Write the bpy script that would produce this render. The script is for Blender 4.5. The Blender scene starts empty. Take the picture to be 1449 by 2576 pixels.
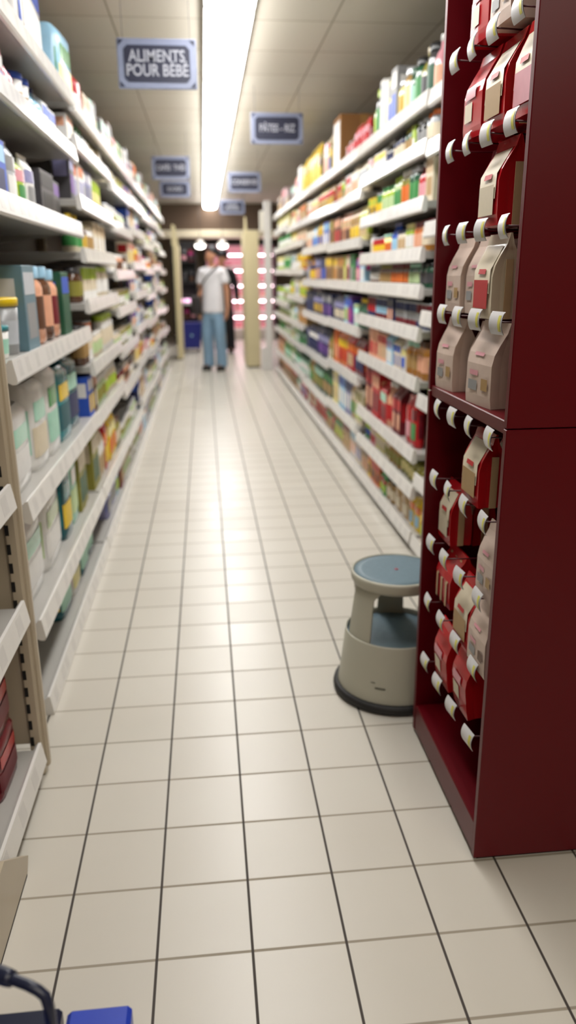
import bpy, bmesh, math, random
from mathutils import Vector, Matrix
random.seed(11)
PI = math.pi
SC = bpy.context.scene
COL = SC.collection

# ------------------------------------------------------------------ colours and materials
HEX = dict(white='e4e2de', cream='d9ccb2', beige='c4a780', tan='a88652', orange='d66c22', red='b81820', dark_red='6e1420',
    pink='d897a0', yellow='e4c01e', olive='8c8636', lime='a6c038', green='3f8c4a', dark_green='1c5238', teal='1f8088', dark_teal='125660',
    light_blue='9ac6e0', blue='2d55bc', navy='222b58', purple='6a3f92', lavender='8d8cb4', grey='8f8f8f', dark_grey='454346',
    black='19191b', brown='5e3b26', silver='bcbfc4', amber='b87a2a', peach='e0a484', mint='a6d6c0', magenta='bc3480', pale_green='b9cf9a',
    pale_yellow='e6dc96', kraft='cfb9aa', gold='c8a43a', slate='5f7d88')
def lin(h):
    o = []
    for i in (0, 2, 4):
        c = int(h[i:i+2], 16)/255
        o.append(c/12.92 if c <= .04045 else ((c+.055)/1.055)**2.4)
    return tuple(o)
MATS = {}
def mat(name, rgb, rough=.5, spec=.5, metal=0., emit=None, estr=0., noise=.10, nscale=30., bump=0.):
    if name in MATS: return MATS[name]
    if isinstance(rgb, str): rgb = lin(rgb)
    m = bpy.data.materials.new(name); m.use_nodes = True
    nt = m.node_tree; b = nt.nodes['Principled BSDF']
    b.inputs['Roughness'].default_value = rough
    b.inputs['Specular IOR Level'].default_value = spec
    b.inputs['Metallic'].default_value = metal
    b.inputs['Base Color'].default_value = (*rgb, 1)
    if noise > 0:
        tc = nt.nodes.new('ShaderNodeTexCoord'); n = nt.nodes.new('ShaderNodeTexNoise')
        n.inputs['Scale'].default_value = nscale; n.inputs['Detail'].default_value = 3
        mx = nt.nodes.new('ShaderNodeMix'); mx.data_type = 'RGBA'
        mx.inputs[6].default_value = (*[c*(1-noise) for c in rgb], 1)
        mx.inputs[7].default_value = (*[min(1, c*(1+noise)) for c in rgb], 1)
        nt.links.new(tc.outputs['Object'], n.inputs['Vector'])
        nt.links.new(n.outputs['Fac'], mx.inputs[0]); nt.links.new(mx.outputs[2], b.inputs['Base Color'])
        if bump > 0:
            bp = nt.nodes.new('ShaderNodeBump'); bp.inputs['Strength'].default_value = bump
            nt.links.new(n.outputs['Fac'], bp.inputs['Height']); nt.links.new(bp.outputs['Normal'], b.inputs['Normal'])
    if emit is not None:
        b.inputs['Emission Color'].default_value = (*emit, 1); b.inputs['Emission Strength'].default_value = estr
    MATS[name] = m
    return m
def cm(c, finish='paper'):
    r = dict(paper=.45, plastic=.28, glass=.14, metal=.3, film=.22)[finish]
    if finish == 'metal': return mat(c+'_metal', HEX[c], r, .5, .8)
    return mat(c+'_'+finish, HEX[c], r, .5 if finish != 'glass' else .7)

M_SHELF = mat('white_shelf_enamel', 'aaa7a1', .32, .5, noise=.04, nscale=8)
M_RAIL = mat('white_price_rail', 'dfdcd7', .2, .6, noise=.03)
M_TICKET = mat('grey_price_ticket', 'd3d0cc', .2)
M_CREAM = mat('cream_enamel', 'b8ab94', .4, .5, noise=.05, nscale=6)
M_KICK = mat('dark_kickboard', '3a332c', .6)
M_SLOT = mat('black_slot', '120e0c', .8)
M_RED = mat('red_lacquer', '5a000c', .36, .3, noise=.05, nscale=3)
M_REDL = mat('red_lacquer_edge', 'b02030', .35, .5, noise=.05)
M_BLACK = mat('black_rubber', '191716', .6)
M_PEND = mat('pale_panel', 'cfc29a', .5, .4, noise=.04, nscale=5)

def back_panel_mat():
    m = mat('perforated_back_panel', '5c5148', .5, .4, noise=0)
    nt = m.node_tree; b = nt.nodes['Principled BSDF']
    tc = nt.nodes.new('ShaderNodeTexCoord')
    vo = nt.nodes.new('ShaderNodeTexVoronoi'); vo.inputs['Scale'].default_value = 40; vo.inputs['Randomness'].default_value = 0
    cr = nt.nodes.new('ShaderNodeValToRGB')
    cr.color_ramp.elements[0].position = .18; cr.color_ramp.elements[0].color = (.02, .015, .012, 1)
    cr.color_ramp.elements[1].position = .24; cr.color_ramp.elements[1].color = (*lin('5c5148'), 1)
    nt.links.new(tc.outputs['Object'], vo.inputs['Vector']); nt.links.new(vo.outputs['Distance'], cr.inputs[0])
    nt.links.new(cr.outputs[0], b.inputs['Base Color'])
    return m
M_BACK = back_panel_mat()

def floor_mat():
    m = bpy.data.materials.new('ceramic_floor_tiles'); m.use_nodes = True
    nt = m.node_tree; N = nt.nodes; L = nt.links; b = N['Principled BSDF']
    tc = N.new('ShaderNodeTexCoord'); sp = N.new('ShaderNodeSeparateXYZ'); L.new(tc.outputs['Object'], sp.inputs[0])
    def mth(op, a, bb=None, c=None):
        n = N.new('ShaderNodeMath'); n.operation = op
        for i, v in enumerate((a, bb, c)):
            if v is None: continue
            if isinstance(v, (int, float)): n.inputs[i].default_value = v
            else: L.new(v, n.inputs[i])
        return n.outputs[0]
    def line(src, w):
        f = mth('FRACT', mth('DIVIDE', mth('ADD', src, 20.0), .2))
        d = mth('MINIMUM', f, mth('SUBTRACT', 1.0, f))
        mr = N.new('ShaderNodeMapRange'); mr.inputs[1].default_value = w*.6; mr.inputs[2].default_value = w*1.3
        mr.inputs[3].default_value = 1; mr.inputs[4].default_value = 0; L.new(d, mr.inputs[0]); return mr.outputs[0]
    lx = line(sp.outputs[0], .0155); ly = line(sp.outputs[1], .018)
    fx = mth('FLOOR', mth('DIVIDE', mth('ADD', sp.outputs[0], 20.0), .2)); fy = mth('FLOOR', mth('DIVIDE', mth('ADD', sp.outputs[1], 20.0), .2))
    cb = N.new('ShaderNodeCombineXYZ'); L.new(fx, cb.inputs[0]); L.new(fy, cb.inputs[1])
    wn = N.new('ShaderNodeTexWhiteNoise'); wn.noise_dimensions = '2D'; L.new(cb.outputs[0], wn.inputs['Vector'])
    no = N.new('ShaderNodeTexNoise'); no.inputs['Scale'].default_value = 2.2; no.inputs['Detail'].default_value = 2; L.new(tc.outputs['Object'], no.inputs['Vector'])
    
    f = mth('ADD', mth('MULTIPLY', wn.outputs['Value'], .25), mth('MULTIPLY', no.outputs['Fac'], .6))
    t = N.new('ShaderNodeMix'); t.data_type = 'RGBA'; L.new(f, t.inputs[0])
    t.inputs[6].default_value = (*lin('c4beb2'), 1); t.inputs[7].default_value = (*lin('cdc8bc'), 1)
    g1 = N.new('ShaderNodeMix'); g1.data_type = 'RGBA'; L.new(ly, g1.inputs[0]); L.new(t.outputs[2], g1.inputs[6]); g1.inputs[7].default_value = (*lin('948a7a'), 1)
    g2 = N.new('ShaderNodeMix'); g2.data_type = 'RGBA'; L.new(lx, g2.inputs[0]); L.new(g1.outputs[2], g2.inputs[6]); g2.inputs[7].default_value = (*lin('3a322b'), 1)
    L.new(g2.outputs[2], b.inputs['Base Color'])
    gm = mth('MAXIMUM', lx, ly)
    ro = mth('ADD', mth('MULTIPLY', gm, .4), mth('ADD', .3, mth('MULTIPLY', wn.outputs['Value'], .06))); L.new(ro, b.inputs['Roughness'])
    b.inputs['Specular IOR Level'].default_value = .55
    geo = N.new('ShaderNodeNewGeometry'); vs = N.new('ShaderNodeVectorMath'); vs.operation = 'SUBTRACT'; L.new(wn.outputs['Color'], vs.inputs[0]); vs.inputs[1].default_value = (.5, .5, .5)
    vm = N.new('ShaderNodeVectorMath'); vm.operation = 'MULTIPLY'; L.new(vs.outputs[0], vm.inputs[0]); vm.inputs[1].default_value = (.008, .008, 0)
    va = N.new('ShaderNodeVectorMath'); va.operation = 'ADD'; L.new(geo.outputs['Normal'], va.inputs[0]); L.new(vm.outputs[0], va.inputs[1])
    vn = N.new('ShaderNodeVectorMath'); vn.operation = 'NORMALIZE'; L.new(va.outputs[0], vn.inputs[0]); L.new(vn.outputs[0], b.inputs['Normal'])
    return m

def ceil_mat():
    m = bpy.data.materials.new('mineral_ceiling_tiles'); m.use_nodes = True
    nt = m.node_tree; N = nt.nodes; L = nt.links; b = N['Principled BSDF']
    tc = N.new('ShaderNodeTexCoord'); mp = N.new('ShaderNodeMapping'); mp.inputs['Location'].default_value = (.09, .1, 0)
    L.new(tc.outputs['Object'], mp.inputs[0])
    br = N.new('ShaderNodeTexBrick'); br.offset = 0; br.inputs['Scale'].default_value = 1
    br.inputs['Brick Width'].default_value = .6; br.inputs['Row Height'].default_value = .6; br.inputs['Mortar Size'].default_value = .006
    br.inputs['Mortar Smooth'].default_value = .4
    br.inputs['Color1'].default_value = (*lin('c6c0b2'), 1); br.inputs['Color2'].default_value = (*lin('c1bbad'), 1); br.inputs['Mortar'].default_value = (*lin('8d826f'), 1)
    L.new(mp.outputs[0], br.inputs['Vector']); L.new(br.outputs['Color'], b.inputs['Base Color'])
    b.inputs['Roughness'].default_value = .85
    return m

# ------------------------------------------------------------------ mesh building
class MB:
    def __init__(self): self.bm = bmesh.new(); self.mats = []; self.mi = 0
    def m(self, material):
        if material not in self.mats: self.mats.append(material)
        self.mi = self.mats.index(material); return self
    def face(self, vs, smooth=False):
        try: f = self.bm.faces.new(vs)
        except ValueError: return None
        f.material_index = self.mi; f.smooth = smooth; return f
    def box(self, x0, x1, y0, y1, z0, z1, bev=0., seg=1, M=None):
        b = bmesh.new()
        P = [b.verts.new((x, y, z)) for z in (z0, z1) for y in (y0, y1) for x in (x0, x1)]
        for f in ((0, 2, 3, 1), (4, 5, 7, 6), (0, 1, 5, 4), (2, 6, 7, 3), (0, 4, 6, 2), (1, 3, 7, 5)): b.faces.new([P[i] for i in f])
        if bev > 0: bmesh.ops.bevel(b, geom=list(b.edges), offset=min(bev, .45*min(x1-x0, y1-y0, z1-z0)), segments=seg, affect='EDGES', profile=.5)
        return self.absorb(b, M, bev > 0 and seg > 1)
    def absorb(self, b, M=None, smooth=False):
        mp = {}
        for v in b.verts: mp[v] = self.bm.verts.new(M @ v.co if M is not None else v.co)
        for f in b.faces: self.face([mp[v] for v in f.verts], smooth)
        b.free(); return self
    def lathe(self, prof, seg=18, c=(0, 0, 0), a0=0., a1=2*PI, smooth=True):
        full = abs(a1-a0-2*PI) < 1e-6; n = seg if full else seg+1; rings = []
        for r, z in prof:
            if r < 1e-6: rings.append([self.bm.verts.new((c[0], c[1], c[2]+z))])
            else: rings.append([self.bm.verts.new((c[0]+r*math.cos(a0+(a1-a0)*i/seg), c[1]+r*math.sin(a0+(a1-a0)*i/seg), c[2]+z)) for i in range(n)])
        for A, B in zip(rings, rings[1:]):
            for i in range(seg):
                j = (i+1) % n
                if len(A) == 1 and len(B) == 1: continue
                if len(A) == 1: self.face([A[0], B[j], B[i]], smooth)
                elif len(B) == 1: self.face([A[i], A[j], B[0]], smooth)
                else: self.face([A[i], A[j], B[j], B[i]], smooth)
        return self
    def tube(self, pts, r, seg=8):
        pts = [Vector(p) for p in pts]; rings = []; pu = None
        for i, p in enumerate(pts):
            t = (pts[min(i+1, len(pts)-1)]-pts[max(i-1, 0)]).normalized()
            if pu is None: pu = t.cross(Vector((0, 0, 1)) if abs(t.z) < .9 else Vector((1, 0, 0))).normalized()
            u = (pu - t*pu.dot(t)).normalized(); pu = u; w = t.cross(u)
            rr = r[i] if isinstance(r, (list, tuple)) else r
            rings.append([self.bm.verts.new(p+(u*math.cos(2*PI*k/seg)+w*math.sin(2*PI*k/seg))*rr) for k in range(seg)])
        for A, B in zip(rings, rings[1:]):
            for k in range(seg): self.face([A[k], A[(k+1) % seg], B[(k+1) % seg], B[k]], True)
        self.face(list(reversed(rings[0]))); self.face(rings[-1]); return self
    def prism(self, poly, axis, a, b):
        # poly: 2D points; extruded along axis 0/1/2 from a to b
        def P(p, t): return (t, p[0], p[1]) if axis == 0 else ((p[0], t, p[1]) if axis == 1 else (p[0], p[1], t))
        A = [self.bm.verts.new(P(p, a)) for p in poly]; B = [self.bm.verts.new(P(p, b)) for p in poly]
        self.face(A); self.face(list(reversed(B)))
        for i in range(len(poly)): self.face([A[i], B[i], B[(i+1) % len(poly)], A[(i+1) % len(poly)]])
        return self
    def grid(self, f, us, vs, smooth=True):
        R = [[self.bm.verts.new(f(u, v)) for u in us] for v in vs]
        for A, B in zip(R, R[1:]):
            for i in range(len(us)-1): self.face([A[i], A[i+1], B[i+1], B[i]], smooth)
        return self
    def mesh(self, name):
        bmesh.ops.remove_doubles(self.bm, verts=list(self.bm.verts), dist=1e-6)
        bmesh.ops.recalc_face_normals(self.bm, faces=list(self.bm.faces))
        me = bpy.data.meshes.new(name); self.bm.to_mesh(me); self.bm.free()
        for m in self.mats: me.materials.append(m)
        return me
    def obj(self, name, parent=None, loc=None, **tags):
        return place(name, self.mesh(name), parent, loc, **tags)

def place(name, me, parent=None, loc=None, rot=None, **tags):
    o = bpy.data.objects.new(name, me); COL.objects.link(o)
    if parent is not None: o.parent = parent
    if loc is not None: o.location = loc
    if rot is not None: o.rotation_euler = rot
    for k, v in tags.items():
        if v: o[k] = v
    return o
def thing(name, label, category, loc=(0, 0, 0), group=None, rot=None):
    return place(name, None, None, loc, rot, label=label, category=category, group=group)
def structure(o): o['kind'] = 'structure'; return o

# ------------------------------------------------------------------ setting
HC = 2.68
FAR = 17.2
mb = MB().m(floor_mat()); mb.box(-4.2, 5.2, -3.2, FAR, -.05, 0); structure(mb.obj('floor'))
mb = MB().m(ceil_mat()); mb.box(-4.2, 5.2, -3.2, FAR, HC, HC+.05); structure(mb.obj('ceiling'))
M_WALL = mat('beige_wall_paint', 'a2937c', .8, .3, noise=.03, nscale=2)
M_SOFFIT = mat('brown_bulkhead_paint', '5b4a3c', .8, .3, noise=.04, nscale=2)
for nm, a in (('wall_left', (-4.3, -4.2, -3.2, FAR)), ('wall_right', (5.2, 5.3, -3.2, FAR)), ('wall_back', (-4.2, 5.2, -3.3, -3.2)), ('wall_far', (-4.2, 5.2, FAR, FAR+.1))):
    structure(MB().m(M_WALL).box(*a, -.05, HC+.05).obj(nm))
structure(MB().m(M_SOFFIT).box(-4.2, 5.2, 15.0, 15.35, 2.19, HC).obj('wall_bulkhead'))
structure(MB().m(mat('cream_beam_paint', 'd8ccb0', .5)).box(-4.2, 5.2, 14.94, 15.4, 2.05, 2.19, .01).obj('trim_1'))

# ------------------------------------------------------------------ fluorescent strip
M_TUBE = mat('lit_diffuser', 'ffffff', .5, emit=(1., .985, .965), estr=19., noise=0)
M_HOUS = mat('white_light_housing', 'd5d2cc', .4)
ORD = 'first second third fourth fifth sixth seventh eighth ninth tenth eleventh twelfth thirteenth fourteenth fifteenth sixteenth seventeenth eighteenth nineteenth twentieth'.split()
ORD += ['twenty-'+w for w in ORD[:9]] + ['thirtieth'] + ['thirty-'+w for w in ORD[:9]]
lx = .532
for i in range(1, 11):
    y0 = -1.4+i*1.5
    lab = f'white fluorescent ceiling light, {ORD[i-1]} section of the long strip from the near end'
    t = thing('ceiling_light', lab, 'ceiling light', (lx, y0+.75, HC), 'sections of the long fluorescent strip')
    MB().m(M_HOUS).box(-.13, .13, -.745, .745, -.05, 0, .008).obj('light_housing', t)
    mb = MB().m(M_TUBE); mb.prism([(-.125, -.05), (.125, -.05), (.11, -.088), (.06, -.1), (-.06, -.1), (-.11, -.088)], 1, -.735, .735); mb.obj('light_diffuser', t)
    for s in (-1, 1): MB().m(M_HOUS).prism([(-.128, -.05), (.128, -.05), (.113, -.091), (.062, -.104), (-.062, -.104), (-.113, -.091)], 1, s*.735, s*.747).obj('end_cap', t)

M_TUBE2 = mat('lit_warm_diffuser', 'ffffff', .5, emit=(1., .93, .82), estr=24., noise=0)
t = thing('ceiling_light', 'warm fluorescent ceiling light across the cross aisle behind the camera', 'ceiling light', (1.0, -1.9, HC))
MB().m(M_HOUS).box(-1.2, 1.2, -.13, .13, -.05, 0, .008).obj('light_housing', t)
MB().m(M_TUBE2).prism([(-.12, -.05), (.12, -.05), (.06, -.1), (-.06, -.1)], 0, -1.18, 1.18).obj('light_diffuser', t)

# ------------------------------------------------------------------ hanging signs
M_SIGNF = mat('silver_blue_sign_frame', '8188a0', .3, .5)
M_SIGNI = mat('navy_sign_face', '1d2138', .4, .5)
M_SIGNT = mat('white_sign_lettering', 'a3a5b0', .5)
def text_mesh(s, size):
    cu = bpy.data.curves.new('lettering', 'FONT'); cu.body = s; cu.size = size; cu.align_x = 'CENTER'; cu.align_y = 'CENTER'
    cu.extrude = .0006; cu.space_line = .85; cu.offset = size*.018; cu.resolution_u = 3
    ob = bpy.data.objects.new('tmp_lettering', cu); COL.objects.link(ob)
    dg = bpy.context.evaluated_depsgraph_get(); dg.update()
    me = bpy.data.meshes.new_from_object(ob.evaluated_get(dg))
    bpy.data.objects.remove(ob); return me
def sign(x, y, top, w, h, lines, size, label, sq=1.):
    t = thing('hanging_sign', label, 'sign', (x, y, top-h/2), 'navy aisle signs hanging from the ceiling')
    MB().m(M_SIGNF).box(-w/2, w/2, -.008, .008, -h/2, h/2, .004).obj('frame', t)
    a, b, c = w/2-.032, h/2-.03, .018
    mb = MB().m(M_SIGNI)
    mb.prism([(-a+c, -b), (a-c, -b), (a, -b+c), (a, b-c), (a-c, b), (-a+c, b), (-a, b-c), (-a, -b+c)], 1, -.011, -.008)
    mb.obj('face_panel', t)
    mb = MB().m(M_SIGNI)
    for sx in (-1, 1):
        for sz in (-1, 1):
            X, Z = sx*(w/2-.008), sz*(h/2-.008)
            mb.prism([(X, Z), (X-sx*.026, Z), (X, Z-sz*.026)], 1, -.0095, -.008)
    mb.obj('corner_trim', t)
    me = text_mesh(lines, size); me.materials.clear(); me.materials.append(M_SIGNT)
    o = place('lettering', me, t, (0, -.0117, 0), (PI/2, 0, 0)); o.scale = (sq, 1, 1)
    for s in (-1, 1):
        MB().m(M_SIGNI).tube([(s*(w/2-.03), 0, h/2), (s*(w/2-.03), 0, HC-(top-h/2))], .0012, 5).obj('suspension_wire', t)
sign(.167, 3.0, 2.452, .382, .22, 'ALIMENTS\nPOUR BÉBÉ', .073, 'navy sign reading ALIMENTS POUR BÉBÉ, nearest sign over the shelves', .82)
sign(.937, 5.0, 2.497, .39, .214, 'PÂTES - RIZ', .072, 'navy sign reading PÂTES - RIZ above the shelves past the red cabinet', .72)
sign(.073, 7.0, 2.464, .368, .212, 'CAFÉS  THÉS', .066, 'navy sign reading CAFÉS THÉS, upper of the two overlapping signs', .76)
sign(.043, 9.0, 2.454, .37, .19, 'SUCRES', .066, 'navy sign reading SUCRES, lower of the two overlapping signs', .8)
sign(.845, 8.0, 2.44, .37, .212, 'CONSERVES', .07, 'navy sign reading CONSERVES with bright frame edge, beside the light strip', .78)
sign(.815, 11.0, 2.41, .37, .2, 'HUILES\nVINAIGRES', .06, 'small farthest navy sign with two lines of lettering beyond the end of the strip', .76)

# ------------------------------------------------------------------ shelving
DEPTH = .46
class Bay:
    """one shelving unit. side -1: front faces +x (left run); side +1: front faces -x (right run)."""
    def __init__(self, side, xf, y0, y1, zs, label, tag, H=2.1, plinth=True, depth=DEPTH):
        self.side, self.xf, self.y0, self.y1, self.zs, self.tag = side, xf, y0, y1, zs, tag
        L = y1-y0; s = side
        t = thing('shelving_unit', label, 'shelving unit', (xf, y0, 0), 'white gondola shelving units')
        # local: +x goes into the shelf for side +1, -x for side -1
        X = lambda d: s*d
        def bx(mb, d0, d1, a, b, c, d, bev=0., seg=1): mb.box(min(X(d0), X(d1)), max(X(d0), X(d1)), a, b, c, d, bev, seg)
        mb = MB().m(M_KICK); bx(mb, .05, depth, .004, L-.004, 0, zs[0]+.01); mb.obj('kick_plinth', t)
        mb = MB().m(M_BACK); bx(mb, depth, depth+.012, .002, L-.002, .0, H-.02); mb.obj('back_panel', t)
        for yy in (0.0, L-.02):
            mb = MB().m(M_CREAM); bx(mb, depth-.045, depth-.002, yy, yy+.02, .0, H-.01); mb.m(M_SLOT)
            for k in range(int((H-.1)/.05)): bx(mb, depth-.0455, depth-.044, yy+.007, yy+.013, .05+k*.05, .075+k*.05)
            mb.obj('upright', t)
        for i, z in enumerate(zs):
            mb = MB().m(M_SHELF)
            bx(mb, .014, depth-.05, .004, L-.004, z+.012, z+.045, .003)
            if i > 0:
                for yy in (.02, L-.03):
                    A = [(X(depth-.05), z+.012), (X(depth-.05), z-.03), (X(.14), z+.004), (X(.1), z+.012)]
                    mb.prism(A, 1, yy, yy+.006)
            sh = mb.obj('shelf', t)
            mb = MB().m(M_RAIL)
            P = [(X(.016), z+.002), (X(.016), z+.055), (X(.006), z+.066), (X(-.002), z+.066), (X(-.012), z+.004), (X(-.006), z-.004), (X(.004), z-.004)]
            mb.prism(P, 1, .003, L-.003)
            mb.m(M_TICKET); yy = .05
            rr = random.Random(int(y0*100)+i)
            while yy < L-.1:
                w = .052
                Q = [(X(-.0024), z+.058), (X(-.0095), z+.014), (X(-.0107), z+.014), (X(-.0036), z+.058)]
                mb.prism(Q, 1, yy, yy+w); yy += w+rr.choice((.02, .05, .09, .12))
            mb.obj('price_rail', sh)
        self.root = t
    def top(self, i): return self.zs[i]+.0455

# ------------------------------------------------------------------ products
CACHE = {}
def pillow(w, d, h, n=2.6, taper=.25, pinch=.35, base=.8):
    """surface of a filled bag: u in 0..1 around, v in 0..1 up"""
    def f(u, v, off=0.):
        a = 2*PI*u; z = v*h
        vk = .93 if n > 5 else .78
        if v < vk: k = base+(1-base)*min(1, v/.18)**.6
        else:
            q = (v-vk)/(1-vk); k = 1-(1-pinch*.12)*q**1.3
        ww = w/2*(1-taper*.16*max(0, (v-.55)/.45)); dd = d/2*max(k, .025)
        ca, sa = math.cos(a), math.sin(a)
        return Vector((math.copysign(abs(ca)**(2/n), ca)*(dd+off), math.copysign(abs(sa)**(2/n), sa)*(ww+off*.3), z))
    return f
def cyl_label(mb, r, z0, z1, off=.0008, seg=18): mb.lathe([(r+off, z0), (r+off, z1)], seg)
def product_parts(kind, body, acc, lab, w, h, d, lod):
    """[(part name, function that draws it into a MB)]; the front faces local +x"""
    seg = 18 if lod == 0 else 12
    P = []
    r = w/2
    if kind == 'jar':
        P.append(('body', lambda b: b.m(cm(body, 'glass')).lathe([(0, 0), (r*.86, 0), (r, r*.16), (r, h*.72), (r*.93, h*.78), (r*.78, h*.83), (r*.78, h*.86), (0, h*.86)], seg)))
        P.append(('label', lambda b: cyl_label(b.m(cm(lab)), r, h*.2, h*.62, .0008, seg)))
        P.append(('lid', lambda b: b.m(cm(acc, 'metal' if acc in ('gold', 'silver') else 'plastic')).lathe([(0, h*.84), (r*.84, h*.84), (r*.86, h*.86), (r*.86, h*.985), (r*.8, h), (0, h)], seg)))
    elif kind == 'can':
        P.append(('body', lambda b: b.m(cm('silver', 'metal')).lathe([(0, .002), (r*.95, .002), (r, 0), (r, .004), (r*.975, .007), (r*.975, h-.007), (r, h-.004), (r, h), (r*.94, h), (r*.93, h-.004), (0, h-.004)], seg)))
        P.append(('label', lambda b: (b.m(cm(body)).lathe([(r*.985, .008), (r*.985, h*.3)], seg), b.m(cm(lab)).lathe([(r*.985, h*.3), (r*.985, h*.62)], seg), b.m(cm(acc)).lathe([(r*.985, h*.62), (r*.985, h-.008)], seg))))
    elif kind == 'bottle':
        P.append(('body', lambda b: b.m(cm(body, 'glass')).lathe([(0, 0), (r*.88, 0), (r, r*.15), (r, h*.58), (r*.8, h*.68), (r*.42, h*.78), (r*.38, h*.9), (0, h*.9)], seg)))
        P.append(('label', lambda b: cyl_label(b.m(cm(lab)), r, h*.16, h*.5, .0008, seg)))
        P.append(('cap', lambda b: b.m(cm(acc, 'plastic')).lathe([(0, h*.885), (r*.44, h*.885), (r*.44, h*.985), (r*.4, h), (0, h)], seg)))
    elif kind == 'tub':
        P.append(('body', lambda b: b.m(cm(body, 'plastic')).lathe([(0, 0), (r*.8, 0), (r*.84, .004), (r*.95, h*.86), (0, h*.86)], seg)))
        P.append(('label', lambda b: b.m(cm(lab)).lathe([(r*.856, h*.15), (r*.925, h*.6)], seg)))
        P.append(('lid', lambda b: b.m(cm(acc, 'plastic')).lathe([(0, h*.85), (r, h*.85), (r, h*.97), (r*.95, h), (0, h)], seg)))
    elif kind == 'box':
        P.append(('body', lambda b: b.m(cm(body)).box(-d/2, d/2, -w/2, w/2, 0, h, .002)))
        P.append(('panel', lambda b: (b.m(cm(acc)).box(d/2, d/2+.0008, -w*.44, w*.44, h*.66, h*.92), b.m(cm(lab)).box(d/2, d/2+.0008, -w*.36, w*.36, h*.14, h*.56),
                                      b.m(cm(acc)).box(-d*.36, d*.36, -w/2-.0008, -w/2, h*.5, h*.85), b.m(cm(acc)).box(-d*.36, d*.36, w/2, w/2+.0008, h*.5, h*.85))))
    elif kind == 'carton':
        def g(b):
            b.m(cm(body)); hh = h*.8
            b.box(-d/2, d/2, -w/2, w/2, 0, hh, .002)
            b.prism([(-d/2+.001, hh), (d/2-.001, hh), (.002, h*.95), (.002, h), (-.002, h), (-.002, h*.95)], 1, -w/2+.001, w/2-.001)
        P.append(('body', g))
        P.append(('panel', lambda b: (b.m(cm(acc)).box(d/2, d/2+.0008, -w*.46, w*.46, h*.52, h*.74), b.m(cm(lab)).box(d/2, d/2+.0008, -w*.34, w*.34, h*.1, h*.44), b.m(cm(acc)).box(-d*.4, d*.4, -w/2-.0008, -w/2, h*.3, h*.7), b.m(cm(acc)).box(-d*.4, d*.4, w/2, w/2+.0008, h*.3, h*.7))))
    elif kind in ('bag', 'pouch', 'pack'):
        n, tp, pi_, ba = dict(bag=(2.4, .5, .35, .85), pouch=(2.2, .2, .3, 1.0), pack=(5.5, .12, 6.2, .97))[kind]
        f = pillow(w, d, h, n, tp, pi_, ba); nu, nv = (20, 12) if lod == 0 else (12, 8)
        us = [i/nu for i in range(nu+1)]; vs = [i/nv for i in range(nv+1)]
        def g(b):
            b.m(cm(body, 'film')).grid(lambda u, v: f(u, v), us, vs)
            b.grid(lambda u, v: Vector((0, 0, 0))+(f(u, 0)*v if v > 0 else Vector((0, 0, 0))), us, [0, 1], False)
            e = f(.25, 1).y; b.box(-.0015, .0015, -abs(e), abs(e), h*.985, h*1.05)
        P.append(('body', g))
        ul = [-.115+.23*i/6 for i in range(7)]; ur = [(-.16+.32*i/6) if kind != 'pack' else (-.07+.14*i/6) for i in range(7)]
        P.append(('label', lambda b: (b.m(cm(lab)).grid(lambda u, v: f(u, v, .0016), ul, [.16, .25, .35, .45, .5]), b.m(cm(acc, 'film')).grid(lambda u, v: f(u, v, .0012), ur, [.56, .62, .68, .74, .78]),
                                      b.m(cm(acc, 'film')).grid(lambda u, v: f(u, v, .0012), [(.19 if kind != 'pack' else .145)+(.12 if kind != 'pack' else .02)*i/3 for i in range(4)], [.2, .4, .6, .7]),
                                      b.grid(lambda u, v: f(u, v, .0012), [(.69 if kind != 'pack' else .835)+(.12 if kind != 'pack' else .02)*i/3 for i in range(4)], [.2, .4, .6, .7]))))
    return P
NOUN = dict(jar=('food_jar', 'jar', 'lid'), can=('food_can', 'can', 'band'), bottle=('bottle', 'bottle', 'cap'), tub=('tub', 'tub', 'lid'), box=('food_box', 'box', 'panel'),
            carton=('carton', 'gabled carton', 'panel'), bag=('food_bag', 'bag', 'band'), pouch=('pouch', 'pouch', 'band'), pack=('soft_pack', 'soft pack', 'band'))
NAME = {('can', 0): 'food_can'}
def make_product(kind, body, acc, lab, w, h, d, lod, loc, rotz, label, group, tilt=0., name=None, noun=None):
    key = (kind, body, acc, lab, round(w, 3), round(h, 3), round(d, 3), lod)
    if key not in CACHE:
        parts = product_parts(kind, body, acc, lab, w, h, d, lod)
        if lod == 0:
            L = []
            for pn, fn in parts:
                b = MB(); fn(b); L.append((pn, b.mesh(NOUN[kind][0]+'_'+pn)))
            CACHE[key] = L
        else:
            b = MB()
            for pn, fn in parts: fn(b)
            CACHE[key] = [('body', b.mesh(NOUN[kind][0]))]
    L = CACHE[key]
    root = place(name or NOUN[kind][0], L[0][1], None, loc, (0, tilt, rotz), label=label, category=noun or NOUN[kind][1].split()[-1], group=group)
    for pn, me in L[1:]: place(pn, me, root)
    return root
def words(c): return c.replace('_', ' ')
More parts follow.
